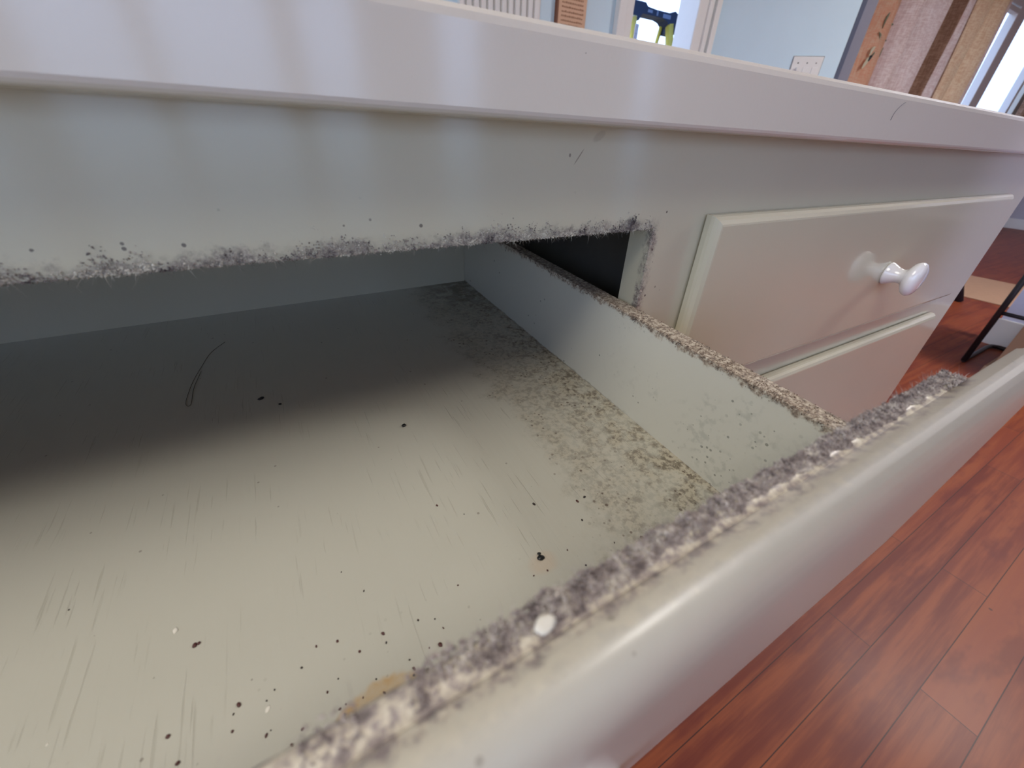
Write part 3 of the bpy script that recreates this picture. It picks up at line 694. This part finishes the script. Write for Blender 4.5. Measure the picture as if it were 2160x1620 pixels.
# curtains
def curtain(name, P, m, z0=.06, z1=2.5, nz=26, amp=.01, seed=0):
    path = smooth_path([(x, y, 0) for x, y in P], 10); r = random.Random(seed); ph = r.uniform(0, 6)
    bm = bmesh.new(); rows = []
    for j in range(nz + 1):
        z = z0 + (z1 - z0) * j / nz
        rows.append([bm.verts.new((p.x + amp * math.sin(z * 2.1 + i * .07 + ph), p.y + amp * math.sin(z * 3.3 + i * .21), z)) for i, p in enumerate(path)])
    for a, c in zip(rows, rows[1:]):
        for i in range(len(path) - 1):
            f = bm.faces.new((a[i], a[i+1], c[i+1], c[i])); f.smooth = True
    me = bpy.data.meshes.new(name); bm.to_mesh(me); bm.free(); o = link(name, me, m)
    md = o.modifiers.new('thick', 'SOLIDIFY'); md.thickness = .004; return o
c1 = curtain('curtain', [(4.20, 2.07), (4.25, 1.99), (4.33, 1.93), (4.43, 1.93), (4.52, 1.97), (4.57, 2.05), (4.585, 2.10)], linen('peach_embroidered_linen', (.92, .58, .40), (.98, .80, .64)), seed=1)
tag(c1, 'narrow peach curtain embroidered with green leaves beside the blue wall', 'curtain')
M_LEAF = plain('green_grey_thread', (.20, .24, .17), .8, var=.3); M_LEAFD = plain('dark_thread', (.03, .04, .05), .8); M_LEAFL = plain('cream_thread', (.75, .74, .58), .8)
def leaf(cx, cz, L, w, a, m):
    bm = bmesh.new(); n_ = 8; up = []; dn = []
    for i in range(n_ + 1):
        t = i / n_; u = (t - .5) * L; h = w * math.sin(math.pi * t) ** .8 * .5 + .0005; cv = .18 * L * math.sin(math.pi * t)
        for s_, lst in ((1, up), (-1, dn)):
            x = u; z = s_ * h + cv; lst.append(bm.verts.new((cx + x * math.cos(a) - z * math.sin(a), 1.925 + .9 * max(0, abs(cx + x * math.cos(a) - 4.38) - .06) ** 1.5, cz + x * math.sin(a) + z * math.cos(a))))
    for i in range(n_): bm.faces.new((up[i], up[i+1], dn[i+1], dn[i]))
    r_ = bmesh.ops.extrude_face_region(bm, geom=list(bm.faces)); 
    for v in [g for g in r_['geom'] if isinstance(g, bmesh.types.BMVert)]: v.co.y -= .003
    bmesh.ops.recalc_face_normals(bm, faces=bm.faces)
    me = bpy.data.meshes.new('embroidered_leaf'); bm.to_mesh(me); bm.free(); link('embroidered_leaf', me, m, c1)
for a in [(4.34, 1.72, .12, .02, 1.2, M_LEAF), (4.42, 1.68, .09, .018, .6, M_LEAF), (4.38, 1.82, .05, .035, .3, M_LEAFD), (4.33, 1.60, .11, .02, -.9, M_LEAF), (4.41, 1.585, .10, .02, .5, M_LEAF), (4.45, 1.54, .06, .016, 1.4, M_LEAF),
          (4.31, 1.53, .07, .03, 1.1, M_LEAFL), (4.37, 1.51, .12, .018, .25, M_LEAF), (4.32, 1.485, .06, .028, .9, M_LEAFD), (4.30, 1.47, .06, .03, .8, M_LEAFL), (4.29, 1.445, .06, .03, .9, M_LEAFL), (4.38, 1.47, .06, .012, -.7, M_LEAF), (4.33, 1.92, .1, .02, 1.0, M_LEAF), (4.40, 2.0, .1, .02, .3, M_LEAF)]: leaf(*a)
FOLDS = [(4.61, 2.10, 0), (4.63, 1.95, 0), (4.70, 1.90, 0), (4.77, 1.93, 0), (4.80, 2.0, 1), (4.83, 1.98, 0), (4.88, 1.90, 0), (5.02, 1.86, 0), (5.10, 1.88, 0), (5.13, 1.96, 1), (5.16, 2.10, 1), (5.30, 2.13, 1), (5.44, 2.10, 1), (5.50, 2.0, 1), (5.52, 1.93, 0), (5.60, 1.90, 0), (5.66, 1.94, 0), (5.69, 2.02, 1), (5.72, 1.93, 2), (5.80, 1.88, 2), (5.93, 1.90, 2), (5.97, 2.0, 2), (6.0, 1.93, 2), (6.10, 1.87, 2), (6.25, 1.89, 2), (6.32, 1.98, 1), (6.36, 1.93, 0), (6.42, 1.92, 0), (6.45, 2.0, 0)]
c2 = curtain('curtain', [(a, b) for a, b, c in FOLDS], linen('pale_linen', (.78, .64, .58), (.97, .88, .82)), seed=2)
c2.data.materials.append(linen('shaded_linen_fold', (.36, .22, .15), (.55, .38, .28)))  # darker linen copy: shade of the recessed folds put into its colour
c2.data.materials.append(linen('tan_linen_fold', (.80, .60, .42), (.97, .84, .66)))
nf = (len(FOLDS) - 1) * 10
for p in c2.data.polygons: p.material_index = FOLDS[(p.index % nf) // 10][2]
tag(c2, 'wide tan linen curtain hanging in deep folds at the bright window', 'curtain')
c3 = curtain('curtain', [(8.86, 2.08), (8.9, 2.0), (9.0, 2.06), (9.06, 1.98), (9.15, 2.06), (9.22, 1.98), (9.32, 2.08), (9.40, 2.0)], linen('brown_linen', (.42, .26, .17), (.74, .56, .44)), seed=3)
tag(c3, 'brown striped curtain at the far right end of the bright window', 'curtain')
rod = tube('curtain_rod', [(4.1, 2.06, 2.51), (9.44, 2.06, 2.51)], .012, M_BLACK); tag(rod, 'dark curtain rod above the bright window', 'curtain rod')
# wire chair, right
ch = tag(empty('metal_chair', (2.76, .21, 0)), 'black metal rod chair with a sled foot beside the brown carton', 'chair')
R_ = .0115
def rot(p): return p
A = (0, 0); B = (.39, .0); Cc = (0, -.45); Dd = (.39, -.45)     # four corners of the base
def P3(a, z): return (a[0], a[1], z)
for a in (A, Cc):
    tube('leg', [P3(a, .012), P3(a, .62)], R_, M_BLACK, ch)
tube('sled_foot', smooth_path([P3(A, .012), (.20, 0, .012), (.35, -.001, .012), (.385, -.02, .012), (.39, -.06, .012), (.39, -.3, .012), P3(Dd, .012)], 5), R_ * .9, M_BLACK, ch)
tube('sled_foot', [P3(Cc, .012), P3(Dd, .012)], R_ * .9, M_BLACK, ch)
for a in (A, Cc): tube('arm', [P3(a, .62), (a[0] + .39, a[1], .66)], R_ * .8, M_BLACK, ch)
for a, b in ((A, Cc),):
    tube('rung', [P3(a, .262), P3(b, .262)], R_ * .75, M_BLACK, ch)
boxes('seat', [(-.02, .40, -.47, .02, .62, .65)], plain('black_seat', (.03, .025, .025), .5), ch, bevel=.01)
tube('backrest', smooth_path([P3(B, .64), (.385, -.02, 1.0), (.385, -.22, 1.04), (.385, -.43, 1.0), P3(Dd, .64)], 6), R_, M_BLACK, ch)
# brown paper carton
M_KRAFT = plain('kraft_cardboard', (.33, .20, .12), .75, var=.12, scale=8)
bx = tag(empty('cardboard_carton', (2.70, .135, 0)), 'brown cardboard carton standing on the red floor beside the black chair', 'carton')
boxes('body', [(.03, .36, -.31, -.02, 0.004, .25)], M_KRAFT, bx, bevel=.004)
prism('loose_flap', [(0, .0), (.30, .0), (.29, .035), (.02, .03)], -.018, .0, M_KRAFT, bx, bevel=.002)
# dark leg far behind the island's corner
st = tag(empty('bar_stool', (4.02, .585, 0)), 'dark stool whose tapered black leg shows past the island corner', 'stool')
for px, py in ((0, 0), (.33, .45), (-.33, .45), (0, .90)):
    tube('leg', [(px, py, 0), (px * .4, py + (.45 - py) * .72, .68)], .03, plain('navy_black_leg', (.015, .016, .03), .4), st, rads=[.024, .038], seg=14)
boxes('seat', [(-.2, .2, .25, .65, .68, .72)], M_BLACK, st, bevel=.012)
mt = boxes('floor_surface', [(4.2, 5.06, .30, 1.55, 0, .006)], plain('tan_patch', (.46, .29, .20), .8, var=.08), bevel=.002)  # thin flat tan patch laid over the red floor
tag(mt, 'flat tan patch on the red floor far behind the black chair', 'mat')
